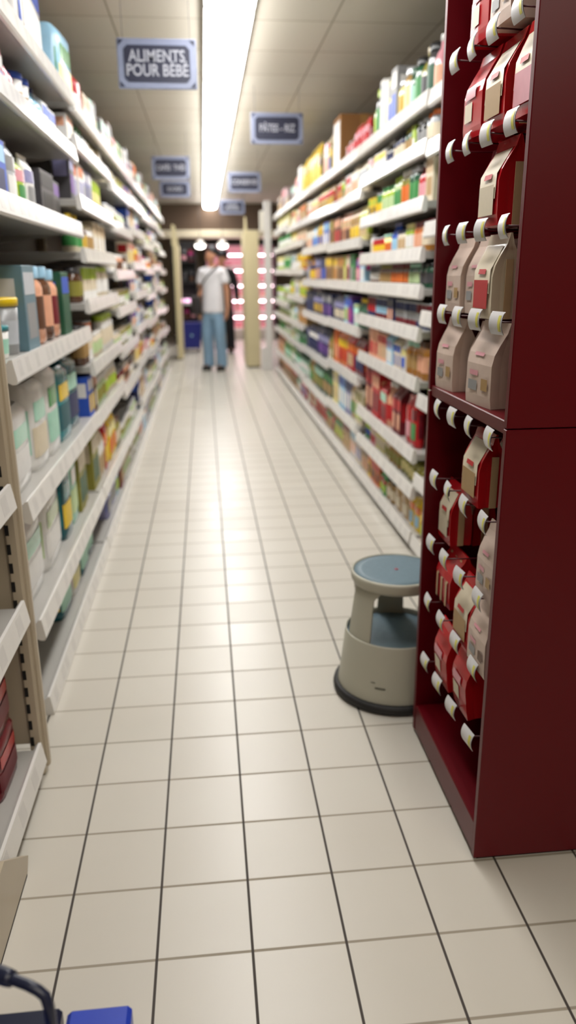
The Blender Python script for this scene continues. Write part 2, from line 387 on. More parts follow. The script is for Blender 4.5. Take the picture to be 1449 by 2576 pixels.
def stock(bay, i, spec, lod, start=.015, gap=.004, inset=.03):
    """fill shelf i of a bay from its near end: 'kind:body/accent/label:w:h:n[:depth]; ...'"""
    s = bay.side; y = bay.y0+start; z = bay.top(i); idx = 0; rr = random.Random(i*37+int(bay.y0*10))
    shelfname = 'bottom shelf' if i == 0 else ('top shelf' if bay.zs[i] > 2.0 else ORD[i]+' shelf up')
    for run in spec.split(';'):
        run = run.strip()
        if not run: continue
        f = run.split(':')
        if f[0] == 'gap': y += float(f[1]); continue
        kind = f[0]; c = f[1].split('/'); w = float(f[2]); h = float(f[3]); n = int(f[4])
        dflt = dict(jar=w, can=w, bottle=w, tub=w, box=min(.2, max(.06, w*1.1)), carton=w, bag=max(.05, w*.55), pouch=max(.045, w*.5), pack=max(.1, w*.75))[kind]
        d = float(f[5]) if len(f) > 5 else dflt
        for k in range(n):
            if y+w > bay.y1-.008: return
            room = (bay.zs[i+1]-z-.006) if i+1 < len(bay.zs) else 9.
            hh = min(h, room/(1.06 if kind in ('bag', 'pouch', 'pack') else 1.)); d = min(d, .36)
            x = bay.xf+s*(inset+d/2+rr.random()*.012)
            nm, noun, acn = NOUN[kind]
            lab = f'{words(c[0])} {noun}, {words(c[1])} {acn}, {ORD[idx]} along {shelfname}, {bay.tag}'
            make_product(kind, c[0], c[1], c[2], w, hh, d, lod, (x, y+w/2, z), (0 if s < 0 else PI)+rr.uniform(-.05, .05)*(1 if kind != 'box' else .6), lab, f'products on the {shelfname} of the {bay.tag}')
            y += w+gap; idx += 1

LX, RX = -.195, 1.345
GL = [.0, .27, .64, .895, 1.19, 1.42, 1.65, 1.90, 2.055]
L1 = Bay(-1, LX, .98, 2.54, [.0, .27, .655, 1.07, 1.525, 1.84, 2.07], 'white shelving unit of nappies and bottles behind the cream post', 'nappy bay on left')
L2 = Bay(-1, LX, 2.56, 3.87, GL, 'white shelving unit of jars next beyond the nappy bay', 'second bay on left')
Lr = [Bay(-1, LX, 3.89, 5.2, [.0, .25, .58, .84, 1.1, 1.33, 1.62, 1.86, 2.055], 'white shelving unit of the baby food run, third from the near end', 'third bay on left')]
for k, (a, b) in enumerate(((5.22, 6.53), (6.55, 7.86), (7.88, 9.19), (9.21, 10.5))):
    Lr.append(Bay(-1, LX, a, b, [.0, .3, .62, .9, 1.17, 1.4, 1.66, 1.88, 2.055] if k % 2 == 0 else [.0, .26, .57, .86, 1.12, 1.36, 1.6, 1.86, 2.055],
        f'white shelving unit of the baby food run, {ORD[k+3]} from the near end', f'{ORD[k+3]} bay on left'))
R0 = Bay(1, RX, .9, 2.3, [.04, .36, .75, 1.13, 1.51, 1.84, 2.04], 'white shelving unit mostly hidden behind the red cabinet', 'bay behind red cabinet')
R1 = Bay(1, RX, 2.33, 3.78, [.04, .275, .462, .815, 1.05, 1.245, 1.41, 1.625, 1.86, 2.05], 'white shelving unit of jars just past the red cabinet', 'first bay past red cabinet')
R2 = Bay(1, RX, 3.8, 5.09, [.04, .315, .64, .96, 1.247, 1.515, 1.8, 2.05], 'white shelving unit with a big cardboard box on top, past the jar bay', 'second bay past red cabinet')
R3 = Bay(1, RX, 5.11, 6.76, [.04, .28, .6, .95, 1.245, 1.53, 1.805, 2.055], 'white shelving unit with yellow bags on top, third past the red cabinet', 'third bay past red cabinet')
R4 = Bay(1, RX, 6.78, 8.28, [.04, .3, .585, .8, 1.07, 1.345, 1.625, 1.81, 2.06], 'white shelving unit with yellow and white goods, fourth past the red cabinet', 'fourth bay past red cabinet')
R5 = Bay(1, RX, 8.3, 9.95, [.04, .29, .6, .8, .97, 1.35, 1.62, 1.85, 2.06], 'farthest white shelving unit of pale green goods, by the white end post', 'fifth bay past red cabinet')

# ---- right run stock
for i, s in enumerate((
    'bag:yellow/orange/light_blue:.1:.2:2; bag:beige/tan/cream:.15:.17:2; jar:tan/black/cream:.09:.13:2; pouch:green/red/lime:.09:.12:2; box:orange/red/brown:.085:.14:3; box:yellow/orange/brown:.08:.15:1; box:beige/brown/peach:.09:.16:4; box:cream/tan/beige:.09:.17:2',
    'jar:olive/olive/pale_yellow:.078:.115:5; jar:tan/gold/olive:.078:.115:3; jar:cream/red/olive:.07:.11:2; jar:pale_yellow/white/cream:.07:.12:3; pouch:pink/cream/red:.08:.12:2; can:green/lime/blue:.07:.11:2',
    'gap:.1; bag:red/dark_red/green:.11:.25:1; bag:red/red/pink:.1:.24:1; gap:.12; carton:dark_red/red/peach:.085:.25:2; bottle:peach/white/red:.07:.26:2; carton:red/mint/dark_red:.085:.24:2; box:red/peach/dark_red:.1:.27:2; box:dark_red/red/peach:.1:.28:2',
    'jar:amber/brown/peach:.085:.185:2; jar:amber/mint/tan:.085:.17:2; bag:white/pale_yellow/blue:.1:.15:1; carton:cream/blue/lavender:.08:.17:2; carton:light_blue/lavender/white:.08:.19:2; box:peach/red/beige:.08:.16:3; box:peach/peach/red:.08:.17:3',
    'can:navy/dark_red/grey:.068:.125:3; can:dark_red/navy/grey:.068:.125:6; box:navy/dark_grey/peach:.065:.13:2; can:dark_red/navy/light_blue:.068:.125:5; can:navy/dark_red/red:.068:.13:3; bottle:blue/light_blue/blue:.07:.17:1',
    'jar:dark_green/black/dark_grey:.075:.12:2; jar:dark_green/mint/pale_green:.075:.12:3; jar:brown/dark_red/orange:.07:.12:5; jar:brown/olive/tan:.07:.12:4; can:brown/dark_grey/white:.07:.12:4',
    'jar:amber/dark_red/cream:.08:.14:2; jar:orange/dark_red/peach:.08:.14:2; jar:lime/pale_yellow/white:.075:.14:2; jar:cream/navy/beige:.07:.12:2; bottle:blue/lavender/light_blue:.065:.17:2; tub:yellow/mint/orange:.08:.11:2; can:peach/red/yellow:.07:.1:4; jar:white/silver/cream:.075:.13:1',
    'box:cream/beige/tan:.11:.2:1; bottle:red/white/pink:.07:.21:2; jar:dark_green/silver/green:.08:.18:2; jar:olive/white/orange:.08:.19:2; jar:pale_green/lime/green:.085:.17:2; jar:lime/green/pale_green:.085:.15:3; can:orange/green/yellow:.075:.13:2; box:yellow/lime/black:.08:.12:2',
    'jar:silver/orange/cream:.08:.16:2; jar:black/silver/grey:.08:.15:2; box:lime/lime/white:.06:.13:1; jar:dark_green/olive/tan:.085:.15:2; jar:navy/black/cream:.075:.14:3; bottle:dark_grey/white/navy:.065:.15:2; carton:white/yellow/white:.085:.16:3; carton:white/pink/mint:.085:.15:3; carton:white/lime/white:.085:.15:2',
    'bottle:pink/white/peach:.08:.24:1; jar:dark_grey/black/dark_green:.11:.23:1; bottle:olive/cream/dark_grey:.09:.24:1; jar:dark_green/black/green:.1:.22:1; jar:dark_green/dark_green/mint:.1:.2:1; jar:tan/silver/pale_yellow:.12:.23:1; jar:pale_yellow/silver/gold:.1:.2:1; box:grey/white/blue:.11:.28:1; box:pale_yellow/grey/blue:.1:.24:1; box:white/white/cream:.1:.27:1; box:white/silver/white:.09:.29:1; jar:dark_grey/lime/green:.09:.26:1; bottle:olive/grey/lime:.09:.26:1')):
    stock(R1, i, s, 0)
for i, s in enumerate((
    'box:cream/blue/lavender:.1:.2:2; box:white/light_blue/peach:.1:.2:2; box:beige/dark_red/tan:.1:.21:3; pouch:beige/green/lime:.12:.19:3; bag:beige/red/dark_red:.15:.18:3',
    'box:cream/olive/lime:.09:.24:2; bag:beige/cream/green:.12:.25:2; box:lavender/navy/white:.09:.26:2; box:light_blue/blue/white:.11:.26:3; box:pale_yellow/cream/beige:.1:.24:3',
    'bag:dark_red/orange/navy:.11:.24:3; bag:red/orange/beige:.13:.25:2; bag:orange/yellow/red:.12:.25:3; box:orange/orange/peach:.1:.25:3',
    'bottle:dark_green/yellow/black:.08:.19:3; tub:mint/pale_green/white:.08:.15:2; box:purple/blue/magenta:.07:.2:2; box:light_blue/blue/lime:.07:.2:2; pouch:navy/lavender/cream:.08:.18:8',
    'box:light_blue/magenta/white:.08:.17:2; bag:magenta/purple/pink:.09:.19:2; box:green/dark_green/grey:.08:.19:2; box:pink/cream/dark_red:.08:.19:2; box:lime/olive/pale_yellow:.08:.19:1; box:tan/amber/brown:.09:.19:3; box:beige/yellow/amber:.09:.19:2',
    'bag:pale_yellow/lime/beige:.11:.2:2; bag:beige/tan/yellow:.11:.2:3; bag:peach/beige/brown:.11:.2:3; box:brown/peach/red:.1:.2:3',
    'bag:cream/silver/white:.1:.18:3; bag:cream/white/peach:.1:.19:2; box:white/red/peach:.1:.16:2; bag:green/lime/tan:.1:.17:2; bag:tan/red/amber:.11:.18:3',
    'gap:.02; bag:red/pink/red:.1:.17:4; bag:dark_red/red/pink:.1:.13:3')):
    stock(R2, i, s, 0)
for i, s in enumerate((
    'pouch:beige/green/tan:.12:.19:2; bag:tan/red/red:.14:.2:5; bag:red/beige/cream:.12:.17:4; tub:grey/dark_grey/white:.11:.15:4; bag:pink/red/white:.12:.18:4',
    'bag:dark_green/green/tan:.13:.25:4; bag:dark_green/mint/olive:.13:.25:4; bag:tan/olive/green:.12:.22:3; bag:mint/green/white:.12:.2:3',
    'bag:olive/tan/cream:.1:.22:2; pouch:navy/lavender/purple:.1:.24:6; pouch:navy/white/navy:.1:.22:6; box:navy/lavender/grey:.09:.2:3',
    'box:navy/grey/purple:.075:.2:7; pouch:navy/lavender/gold:.09:.2:6; box:navy/dark_grey/navy:.08:.2:6',
    'box:tan/yellow/brown:.1:.2:3; box:navy/navy/blue:.1:.2:3; box:navy/lavender/peach:.09:.2:4; bag:amber/navy/yellow:.1:.19:4; box:lavender/tan/grey:.09:.19:3',
    'box:tan/olive/brown:.09:.19:2; box:blue/light_blue/white:.1:.19:3; bag:yellow/gold/blue:.12:.2:3; bag:light_blue/white/blue:.12:.19:3; box:cream/white/peach:.09:.17:4',
    'bag:tan/red/gold:.12:.17:3; bag:pale_yellow/red/tan:.12:.18:4; bag:cream/pale_yellow/peach:.12:.17:3; box:white/beige/orange:.1:.16:4; box:red/white/peach:.1:.15:3',
    'gap:.14; bag:olive/yellow/blue:.11:.26:1; bag:cream/red/peach:.34:.33:1:.16; gap:.1; bag:olive/brown/yellow:.12:.27:1; bag:yellow/gold/yellow:.16:.33:4')):
    stock(R3, i, s, 1)
for i, s in enumerate((
    'pouch:red/pink/lavender:.12:.19:4; can:beige/mint/white:.1:.14:3; box:tan/red/brown:.12:.19:6',
    'tub:mint/dark_green/white:.11:.16:5; can:white/green/mint:.1:.17:4; bag:green/pale_green/white:.13:.22:5',
    'box:dark_green/mint/green:.11:.13:5; box:green/pale_green/white:.11:.15:4; box:pale_green/white/beige:.11:.15:4',
    'box:tan/beige/amber:.12:.19:5; carton:white/light_blue/green:.1:.19:4; box:pale_green/olive/white:.11:.18:4',
    'bag:yellow/pale_yellow/lime:.14:.2:4; box:white/cream/grey:.12:.2:4; bag:pale_green/lime/yellow:.13:.19:4',
    'bag:orange/yellow/gold:.15:.2:3; bag:yellow/gold/white:.14:.19:3; carton:white/teal/white:.11:.2:3; carton:dark_green/mint/white:.1:.2:3',
    'box:cream/beige/peach:.12:.14:6; box:pale_yellow/yellow/white:.12:.14:6',
    'box:tan/orange/beige:.12:.17:4; bag:white/cream/pink:.12:.17:3; box:pale_yellow/red/white:.11:.17:4',
    'bag:yellow/gold/yellow:.16:.32:2; box:white/white/lavender:.14:.3:2; box:orange/red/white:.12:.22:2; box:grey/mint/brown:.12:.18:4; box:brown/grey/tan:.12:.14:3')):
    stock(R4, i, s, 1)
for i, s in enumerate((
    'box:beige/orange/brown:.14:.18:6; bag:peach/tan/brown:.13:.18:5', 'bag:pale_green/green/mint:.14:.2:5; box:peach/brown/tan:.13:.2:6',
    'can:pale_green/olive/white:.11:.14:6; jar:pale_green/white/green:.11:.14:7', 'can:olive/white/pale_green:.11:.13:13', 'jar:pale_green/white/olive:.12:.2:6; can:pale_green/lime/white:.12:.18:7',
    'jar:pale_green/white/green:.12:.2:6; can:lime/pale_yellow/white:.12:.19:7', 'can:pale_green/green/white:.11:.16:13', 'box:pale_yellow/olive/white:.12:.16:12', 'box:brown/dark_red/tan:.14:.22:3; box:dark_red/red/brown:.14:.26:3; box:beige/brown/tan:.14:.2:4')):
    stock(R5, i, s, 1)
# the bay behind the cabinet: only what shows past the cabinet's far edge
for i, s in enumerate(('box:yellow/yellow/blue:.08:.2:1; bag:orange/yellow/lime:.1:.18:2', 'bottle:olive/silver/yellow:.085:.29:2; bottle:lavender/yellow/olive:.085:.26:2', 'bottle:yellow/silver/black:.09:.32:1; bottle:lime/yellow/black:.09:.3:2; bottle:yellow/black/lime:.09:.3:1',
    'jar:brown/orange/dark_red:.09:.16:2; jar:silver/white/grey:.1:.2:2', 'bottle:green/mint/dark_green:.09:.3:4', 'jar:silver/orange/cream:.09:.2:4', 'bottle:dark_green/black/brown:.09:.3:4')):
    stock(R0, i, s, 0, start=1.1)

# ---- left run stock
for i, s in enumerate((
    'gap:.6; pack:dark_teal/yellow/mint:.24:.2:1:.2; pack:white/pink/pale_yellow:.22:.19:1:.2; pack:dark_teal/teal/mint:.22:.22:2:.2',
    'gap:.1; pack:white/mint/white:.33:.27:1:.26; pack:white/pale_green/white:.36:.28:1:.26; pack:dark_teal/teal/yellow:.2:.3:1:.2; pack:mint/white/pale_green:.2:.31:1:.2; box:olive/cream/dark_green:.11:.28:2',
    'gap:.1; pack:white/mint/white:.3:.26:1:.24; gap:.02; pack:white/mint/cream:.24:.31:1:.26; pack:white/green/mint:.24:.33:1:.22; pack:teal/yellow/dark_teal:.27:.3:1:.24; pack:dark_teal/mint/navy:.26:.31:1:.24',
    'gap:.1; tub:white/teal/mint:.1:.1:2; gap:.02; tub:grey/yellow/silver:.13:.18:1; box:slate/silver/grey:.2:.28:1; gap:.04; jar:peach/light_blue/brown:.16:.28:1; jar:brown/light_blue/peach:.17:.28:1; jar:peach/light_blue/dark_red:.17:.27:1; box:dark_green/blue/dark_green:.16:.26:1',
    'gap:.23; box:blue/light_blue/navy:.2:.19:1; pouch:silver/grey/white:.14:.2:1; pouch:lime/pink/green:.15:.17:1; pouch:white/lavender/grey:.13:.19:1; gap:.1; box:dark_grey/black/black:.24:.18:1; box:dark_grey/purple/black:.18:.17:1',
    'gap:.3; pack:pink/white/lavender:.11:.16:2:.08; bottle:pink/silver/white:.09:.17:2; gap:.06; tub:white/blue/tan:.09:.15:2; bottle:light_blue/navy/white:.09:.16:2; carton:white/blue/grey:.085:.16:3',
    'gap:.96; pack:white/blue/white:.46:.42:1:.24')):
    stock(L1, i, s, 0, inset=.05)
GEN = ['jar:cream/white/pale_green:.075:.12:5; jar:olive/cream/white:.075:.12:5; can:white/olive/pale_green:.07:.12:6', 'box:cream/olive/white:.08:.17:5; box:white/orange/cream:.08:.18:4; carton:pale_yellow/olive/white:.08:.18:6',
       'can:white/dark_red/cream:.075:.12:5; jar:peach/white/brown:.075:.12:5; can:cream/brown/white:.075:.12:5', 'pouch:white/purple/peach:.085:.15:4; box:light_blue/peach/white:.08:.16:4; pouch:lavender/white/grey:.085:.15:6',
       'jar:brown/cream/white:.075:.13:6; jar:tan/gold/cream:.075:.13:5; can:white/green/cream:.075:.12:4', 'box:cream/red/yellow:.09:.17:5; bag:tan/yellow/orange:.1:.16:4; box:white/navy/red:.085:.17:5',
       'can:pale_green/white/olive:.075:.12:8; jar:pale_green/silver/white:.075:.12:7', 'box:orange/gold/cream:.085:.18:5; bag:yellow/amber/tan:.1:.18:4; box:white/dark_red/cream:.085:.18:4',
       'tub:white/magenta/pink:.09:.12:4; tub:cream/navy/white:.09:.12:4; can:yellow/white/orange:.08:.13:5', 'box:navy/blue/white:.085:.17:3; box:beige/brown/cream:.085:.17:5; box:white/light_blue/purple:.085:.17:5',
       'carton:white/purple/magenta:.085:.19:4; carton:mint/teal/white:.085:.19:4; carton:white/orange/blue:.085:.19:5', 'bag:beige/brown/dark_red:.1:.17:5; bag:cream/olive/tan:.1:.17:6']
for i, s in enumerate((
    'gap:.35; pack:lavender/blue/grey:.24:.26:2; pack:light_blue/blue/lime:.18:.22:1; box:dark_red/brown/tan:.09:.2:2; box:brown/dark_red/cream:.09:.19:2',
    'box:olive/cream/dark_green:.1:.28:2; bag:cream/white/tan:.1:.24:2; bag:red/orange/yellow:.11:.27:2; bag:yellow/pale_yellow/orange:.11:.26:3; jar:olive/brown/cream:.09:.17:3',
    'box:blue/white/yellow:.07:.2:2; box:brown/peach/cream:.07:.2:2; jar:pale_green/white/olive:.078:.14:5; jar:cream/white/lime:.078:.15:6',
    'jar:brown/dark_grey/tan:.08:.19:2; can:white/orange/cream:.075:.2:2; jar:cream/white/pale_green:.078:.13:5; jar:white/lime/cream:.078:.2:6',
    'jar:brown/dark_grey/olive:.085:.16:2; can:white/lime/cream:.078:.17:6; jar:cream/lime/white:.078:.17:6', 'bottle:cream/yellow/green:.07:.17:3; jar:brown/olive/gold:.075:.14:2; jar:white/cream/tan:.075:.14:3; box:cream/beige/white:.08:.17:6',
    'box:dark_grey/lavender/purple:.075:.19:2; box:white/orange/lavender:.075:.18:3; box:lavender/white/grey:.075:.18:4; can:olive/lime/pale_yellow:.08:.17:5',
    'box:white/peach/cream:.08:.17:3; jar:dark_green/green/white:.085:.15:3; bag:peach/white/beige:.1:.18:2; jar:tan/olive/cream:.085:.12:4; box:cream/white/beige:.085:.12:3',
    'pack:light_blue/green/pale_yellow:.3:.3:1:.2; gap:.04; bag:white/white/light_blue:.14:.13:1; bag:red/red/pink:.2:.23:1:.1; box:cream/tan/white:.1:.17:2; box:mint/grey/white:.1:.18:2; box:brown/dark_grey/tan:.1:.21:2; box:cream/beige/brown:.1:.18:2')):
    stock(L2, i, s, 0)
rg = random.Random(5)
for b, bay in enumerate(Lr):
    for i in range(len(bay.zs)):
        sp = GEN[(i*5+b*3+i*i) % len(GEN)]
        if i == len(bay.zs)-1: sp = 'gap:.1; '+('box:grey/mint/white:.11:.18:3; box:brown/dark_grey/tan:.12:.22:2; bag:cream/red/white:.11:.2:2; box:green/olive/cream:.11:.17:3' if b % 2 == 0 else 'box:white/grey/lavender:.12:.2:2; box:dark_grey/black/orange:.11:.24:2; carton:white/navy/white:.1:.22:3; box:amber/orange/brown:.11:.2:3')
        stock(bay, i, sp, 1)

# cardboard boxes on top
M_CARD = mat('brown_cardboard', '93683f', .8, .2, noise=.08, nscale=12)
def cardboard(loc, w, d, h, label, white=None, rz=0.):
    t = thing('cardboard_box', label, 'cardboard box', loc, None, (0, 0, rz))
    MB().m(M_CARD).box(-d/2, d/2, -w/2, w/2, 0, h, .003).obj('carton_body', t)
    mb = MB().m(mat('brown_packing_tape', 'a77c48', .25)); mb.box(-.025, .025, -w/2-.001, w/2+.001, h, h+.0012); mb.box(-.025, .025, -w/2-.0012, -w/2, h*.72, h); mb.obj('packing_tape', t)
    if white: MB().m(cm('white')).box(-d/2-.001, -d/2, -w*.4, w*.4, h*.12, h*.9).obj('paper_label', t)
cardboard((RX+.2, 4.92, R2.top(7)), .32, .34, .36, 'big brown cardboard box standing on the top shelf under the pasta sign', True)
cardboard((RX+.33, 5.42, R3.top(7)+.0), .2, .22, .36, 'darker brown cardboard box on the top shelf behind the pink and red bag')
cardboard((LX-.34, 3.3, L2.top(8)), .34, .2, .44, 'tall brown cardboard box on the top shelf behind the red bag')

# ------------------------------------------------------------------ near end of the left run
B0 = Bay(-1, -.15, .06, .645, [.055, .485, .8, 1.2, 1.6], 'cream shelving unit with red packs, before the cream post', 'bay before cream post')
def red_pack(y, z, w, h, lab, x=-.15, d=.12):
    make_product('pack', 'dark_red', 'red', 'dark_red', w, h, d, 0, (x-.045-d/2, y, z), 0, lab, 'red packs before the cream post', name='soft_pack', noun='pack')
red_pack(.5, B0.top(0), .19, .15, 'dark red pack on the bottom shelf before the cream post, lower of two')
red_pack(.49, B0.top(0)+.162, .18, .15, 'dark red pack lying on another dark red pack before the cream post')
red_pack(.36, B0.top(1), .14, .24, 'tall dark red pack on the middle shelf before the cream post')
red_pack(.43, B0.top(2), .13, .2, 'dark red pack highest of those before the cream post')
t = thing('slotted_post', 'tall cream slotted post at the near end of the nappy shelves', 'shelf post', (-.15, .66, 0))
MB().m(M_CREAM).box(-.035, 0, 0, .06, 0, 2.1, .006).obj('post', t)
MB().m(M_CREAM).box(-.022, .012, .012, .036, .02, 2.08, .006).obj('ridge', t)
MB().m(M_CREAM).box(-.46, -.035, .012, .042, .1, 2.08).obj('side_panel', t)
SLOT = MB().m(M_SLOT).box(-.005, .005, -.0012, .0005, 0, .028).mesh('slot')
for k in range(38): place('slot', SLOT, t, (-.026, 0, .1+k*.052))
t = thing('stand_foot', 'beige wedge-shaped metal foot plate on the floor below the red packs', 'stand foot', (-.12, 0, 0))
mb = MB().m(M_CREAM); mb.prism([(-.2, 0), (.275, 0), (.3, .035), (.13, .168), (-.2, .168)], 0, -.016, 0); mb.obj('foot_plate', t)
MB().m(M_KICK).box(-.0165, .0005, -.2, .272, 0, .006).obj('base_strip', t)

# ------------------------------------------------------------------ red display cabinet
CX0, CX1, CY0, CY1, CZ = .945, 1.3, .195, .765, 2.16
t = thing('display_cabinet', 'tall dark red display cabinet of hanging seed and grain bags', 'display cabinet', (CX0, CY0, 0))
W = CY1-CY0; D = CX1-CX0
MB().m(M_BLACK).box(.012, D-.01, .012, W-.012, 0, .014).obj('base_foot', t)
for y0 in (0, W-.018):
    for z0, z1 in ((.012, 1.058), (1.0605, CZ)):
        MB().m(M_RED).box(0, D, y0, y0+.018, z0, z1, .0015).obj('side_panel', t)
MB().m(M_RED).box(D-.018, D, .019, W-.019, .014, CZ).obj('back_panel', t)
MB().m(M_RED).box(0, D-.019, .019, W-.019, CZ-.03, CZ, .002).obj('top_panel', t)
MB().m(M_RED).box(.004, D-.019, .019, W-.019, 1.045, 1.073, .002).obj('shelf', t)
mb = MB().m(M_RED); mb.box(.002, D-.019, .019, W-.019, .014, .1, .003); mb.obj('bottom_shelf', t)
M_CHROME = mat('chrome_wire', 'c9c9cc', .25, metal=1.)
M_TAGW = mat('white_price_tag', 'd8d6d6', .3); M_TAGY = mat('yellow_tag_stripe', 'd5cf5a', .4)
ROWS = [2.01, 1.825, 1.635, 1.448, 1.262, 1.022, .832, .648, .472, .285]
COLS = [.29, .423, .547, .668]
def tag_mesh():
    mb = MB().m(M_TAGW)
    c = lambda a: -.007*(1-(a/.023)**2)
    A = [-.023+.046*k/8 for k in range(9)]
    for off, y0, y1, a0, m_ in ((0, -.027, .027, 1., M_TAGW), (-.0007, -.023, -.012, .7, M_TAGY)):
        mb.m(m_); mb.grid(lambda u, v: Vector((c(v*a0)+off, y0+(y1-y0)*u, v*a0)), [0, 1], A)
    mb.m(M_TAGW); mb.grid(lambda u, v: Vector((c(v)+.0015, -.027+.054*u, v)), [0, 1], A)
    return mb.mesh('price_tag')
TAG = tag_mesh()
mb = MB().m(mat('dark_red_wire', '4a0a12', .4)); mb.tube([(0, 0, .002), (.05, 0, 0), (D-.022, 0, 0)], .0018, 6); mb.tube([(0, 0, .002), (-.001, 0, -.012)], .0018, 6); HOOK = mb.mesh('display_hook')
for r, z in enumerate(ROWS):
    for c, y in enumerate(COLS):
        hk = place('display_hook', HOOK, t, (.004, y-CY0, z))
        place('price_tag', TAG, hk, (-.002, 0, -.0), (0, .0, random.uniform(-.12, .12)))

def flat_bag(name, body, win, lab, w, h, d, loc, label, noun, style, rz=PI, tilt=0.):
    """stand-up paper bag with side gussets, hanging from or standing on something; front faces local +x"""
    mb = MB().m(cm(body, 'film' if style != 'paper' else 'paper')); nz = 9; n = 12
    rings = []
    for k in range(nz):
        q = k/(nz-1); z = q*h
        dd = d/2*(1 if q < .55 else max(.06, 1-((q-.55)/.4)**1.2)) if q < .95 else d/2*.05
        ww = w/2*(1-.05*math.sin(PI*q)); g = .35*dd*(1 if q < .9 else 0)
        if k == 0: dd *= .94
        P = [(dd, -ww), (dd*1.05, 0), (dd, ww), (dd*.4, ww-g*.4), (-dd*.4, ww-g*.4), (-dd, ww), (-dd, 0), (-dd, -ww), (-dd*.4, -ww+g*.4), (dd*.4, -ww+g*.4)]
        rings.append([mb.bm.verts.new((p[0], p[1], z)) for p in P])
    for A, B in zip(rings, rings[1:]):
        for i in range(len(A)): mb.face([A[i], A[(i+1) % len(A)], B[(i+1) % len(A)], B[i]])
    mb.face(list(reversed(rings[0]))); mb.face(rings[-1])
    root = mb.obj(name, None, loc, label=label, category=noun, group=None)
    root.rotation_euler = (0, tilt, rz)
    def fx(z):
        q = z/h
        return d/2*(1 if q < .55 else max(.06, 1-((q-.55)/.4)**1.2))*1.06+.0012
    def patch(pn, col, z0, z1, y0, y1, fin='paper'):
        b = MB().m(cm(col, fin)); b.grid(lambda u, v: Vector((fx(z0+(z1-z0)*v), y0+(y1-y0)*u, z0+(z1-z0)*v)), [0, .5, 1], [0, .5, 1]); b.obj(pn, root)
    if style == 'window':
        patch('paper_front', 'cream', h*.3, h*.86, -w*.4, w*.4); 
        b = MB().m(cm(win)); b.grid(lambda u, v: Vector((fx(h*(.12+.34*v))+.0012, -w*.36+w*.72*u, h*(.12+.34*v))), [0, .5, 1], [0, .5, 1]); b.obj('window', root)
        b = MB().m(cm('red')); b.grid(lambda u, v: Vector((fx(h*(.53+.06*v))+.0014, -w*.16+w*.36*u, h*(.53+.06*v))), [0, 1], [0, 1]); b.obj('red_print', root)
        b = MB().m(cm('beige')); b.box(-.008, .008, w/2-.001, w/2+.0012, 0, h*.7); b.obj('side_seam', root); b = MB().m(cm('beige')); b.box(-.008, .008, -w/2-.0012, -w/2+.001, 0, h*.7); b.obj('side_seam', root)
    elif style == 'paper':
        patch('red_print', 'pink', h*.36, h*.42, -w*.3, w*.02); patch('brown_print', 'grey', h*.18, h*.3, -w*.34, w*.0); patch('side_print', win, h*.2, h*.34, w*.16, w*.4)
        patch('top_print', 'pink', h*.6, h*.64, -w*.2, w*.15)
    elif style == 'red':
        patch('paper_front', 'cream', h*.2, h*.42, -w*.34, w*.05); patch('white_print', 'pink', h*.46, h*.6, -w*.34, w*.2)
    elif style == 'stripe':
        for k in (-.3, 0, .3): patch('stripe', 'beige', h*.02, h*.9, w*(k-.05), w*(k+.05))
    return root
def hang(rr, cc, name, body, win, style, w, h, d, label, noun, n=1, dx=.028, dy=0., tilt=0.):
    z = ROWS[rr]-.008-h; y = COLS[cc]+dy
    names = ['', ' second behind front bag', ' third back']
    for k in range(n):
        flat_bag(name, body, win, None, w, h, d, (CX0+dx+d/2+k*(d+.006), y+.004*k, z-k*.004), label if k == 0 else label.replace(',', names[k]+',', 1), noun, style, PI, tilt)
HG = 'hanging_grain_bag'
hang(0, 1, HG, 'kraft', 'tan', 'paper', .115, .17, .08, 'cream bag with red print, topmost of the red cabinet nearest its edge', 'bag', 1, .012)
hang(0, 2, HG, 'red', 'tan', 'red', .115, .17, .08, 'red bag with cream print, topmost of the red cabinet, third column', 'bag', 1, .012)
hang(1, 1, HG, 'red', 'tan', 'window', .122, .172, .08, 'red and cream window bag, second cabinet row, second column', 'bag', 2, .012)
hang(1, 2, HG, 'red', 'pink', 'red', .122, .172, .08, 'red bag with white front, second cabinet row, third column', 'bag', 2, .008)
hang(1, 0, HG, 'red', 'pink', 'window', .11, .172, .06, 'red window bag, second cabinet row, behind the near panel', 'bag', 1, .02)
hang(2, 1, HG, 'red', 'cream', 'window', .12, .172, .08, 'red and white bag, third cabinet row, second column', 'bag', 1, .012)
hang(2, 2, HG, 'dark_red', 'pink', 'red', .1, .168, .05, 'pinkish dark red bag, third cabinet row, third column', 'bag', 2, .055)
hang(3, 1, HG, 'cream', 'red', 'window', .12, .175, .07, 'cream and red window bag, fourth cabinet row, by the near panel', 'bag', 1, .012)
hang(3, 2, HG, 'kraft', 'tan', 'paper', .11, .172, .07, 'cream paper bag, fourth cabinet row, third column', 'bag', 2, .03, -.01)
hang(3, 3, HG, 'kraft', 'tan', 'paper', .115, .172, .07, 'cream paper bag, fourth cabinet row, farthest column', 'bag', 2, .02, -.012)
for (y, w, h, d, x, lab) in ((.415, .135, .185, .08, .012, 'large cream paper bag standing at the near end of the cabinet shelf'), (.545, .1, .175, .07, .05, 'narrow cream paper bag standing mid cabinet shelf'), (.672, .115, .178, .07, .012, 'cream paper bag standing at the far end of the cabinet shelf')):
    flat_bag('grain_bag', 'kraft', 'tan', None, w, h, d, (CX0+x+d/2, y, 1.0735), lab, 'bag', 'paper', PI+.08)
hang(5, 1, HG, 'red', 'tan', 'window', .122, .172, .07, 'red bag with tan window, just under the cabinet shelf', 'bag', 2, .012)
hang(6, 0, HG, 'kraft', 'tan', 'paper', .105, .172, .06, 'cream bag below the tan window bag, half hidden by near panel', 'bag', 1, .012)
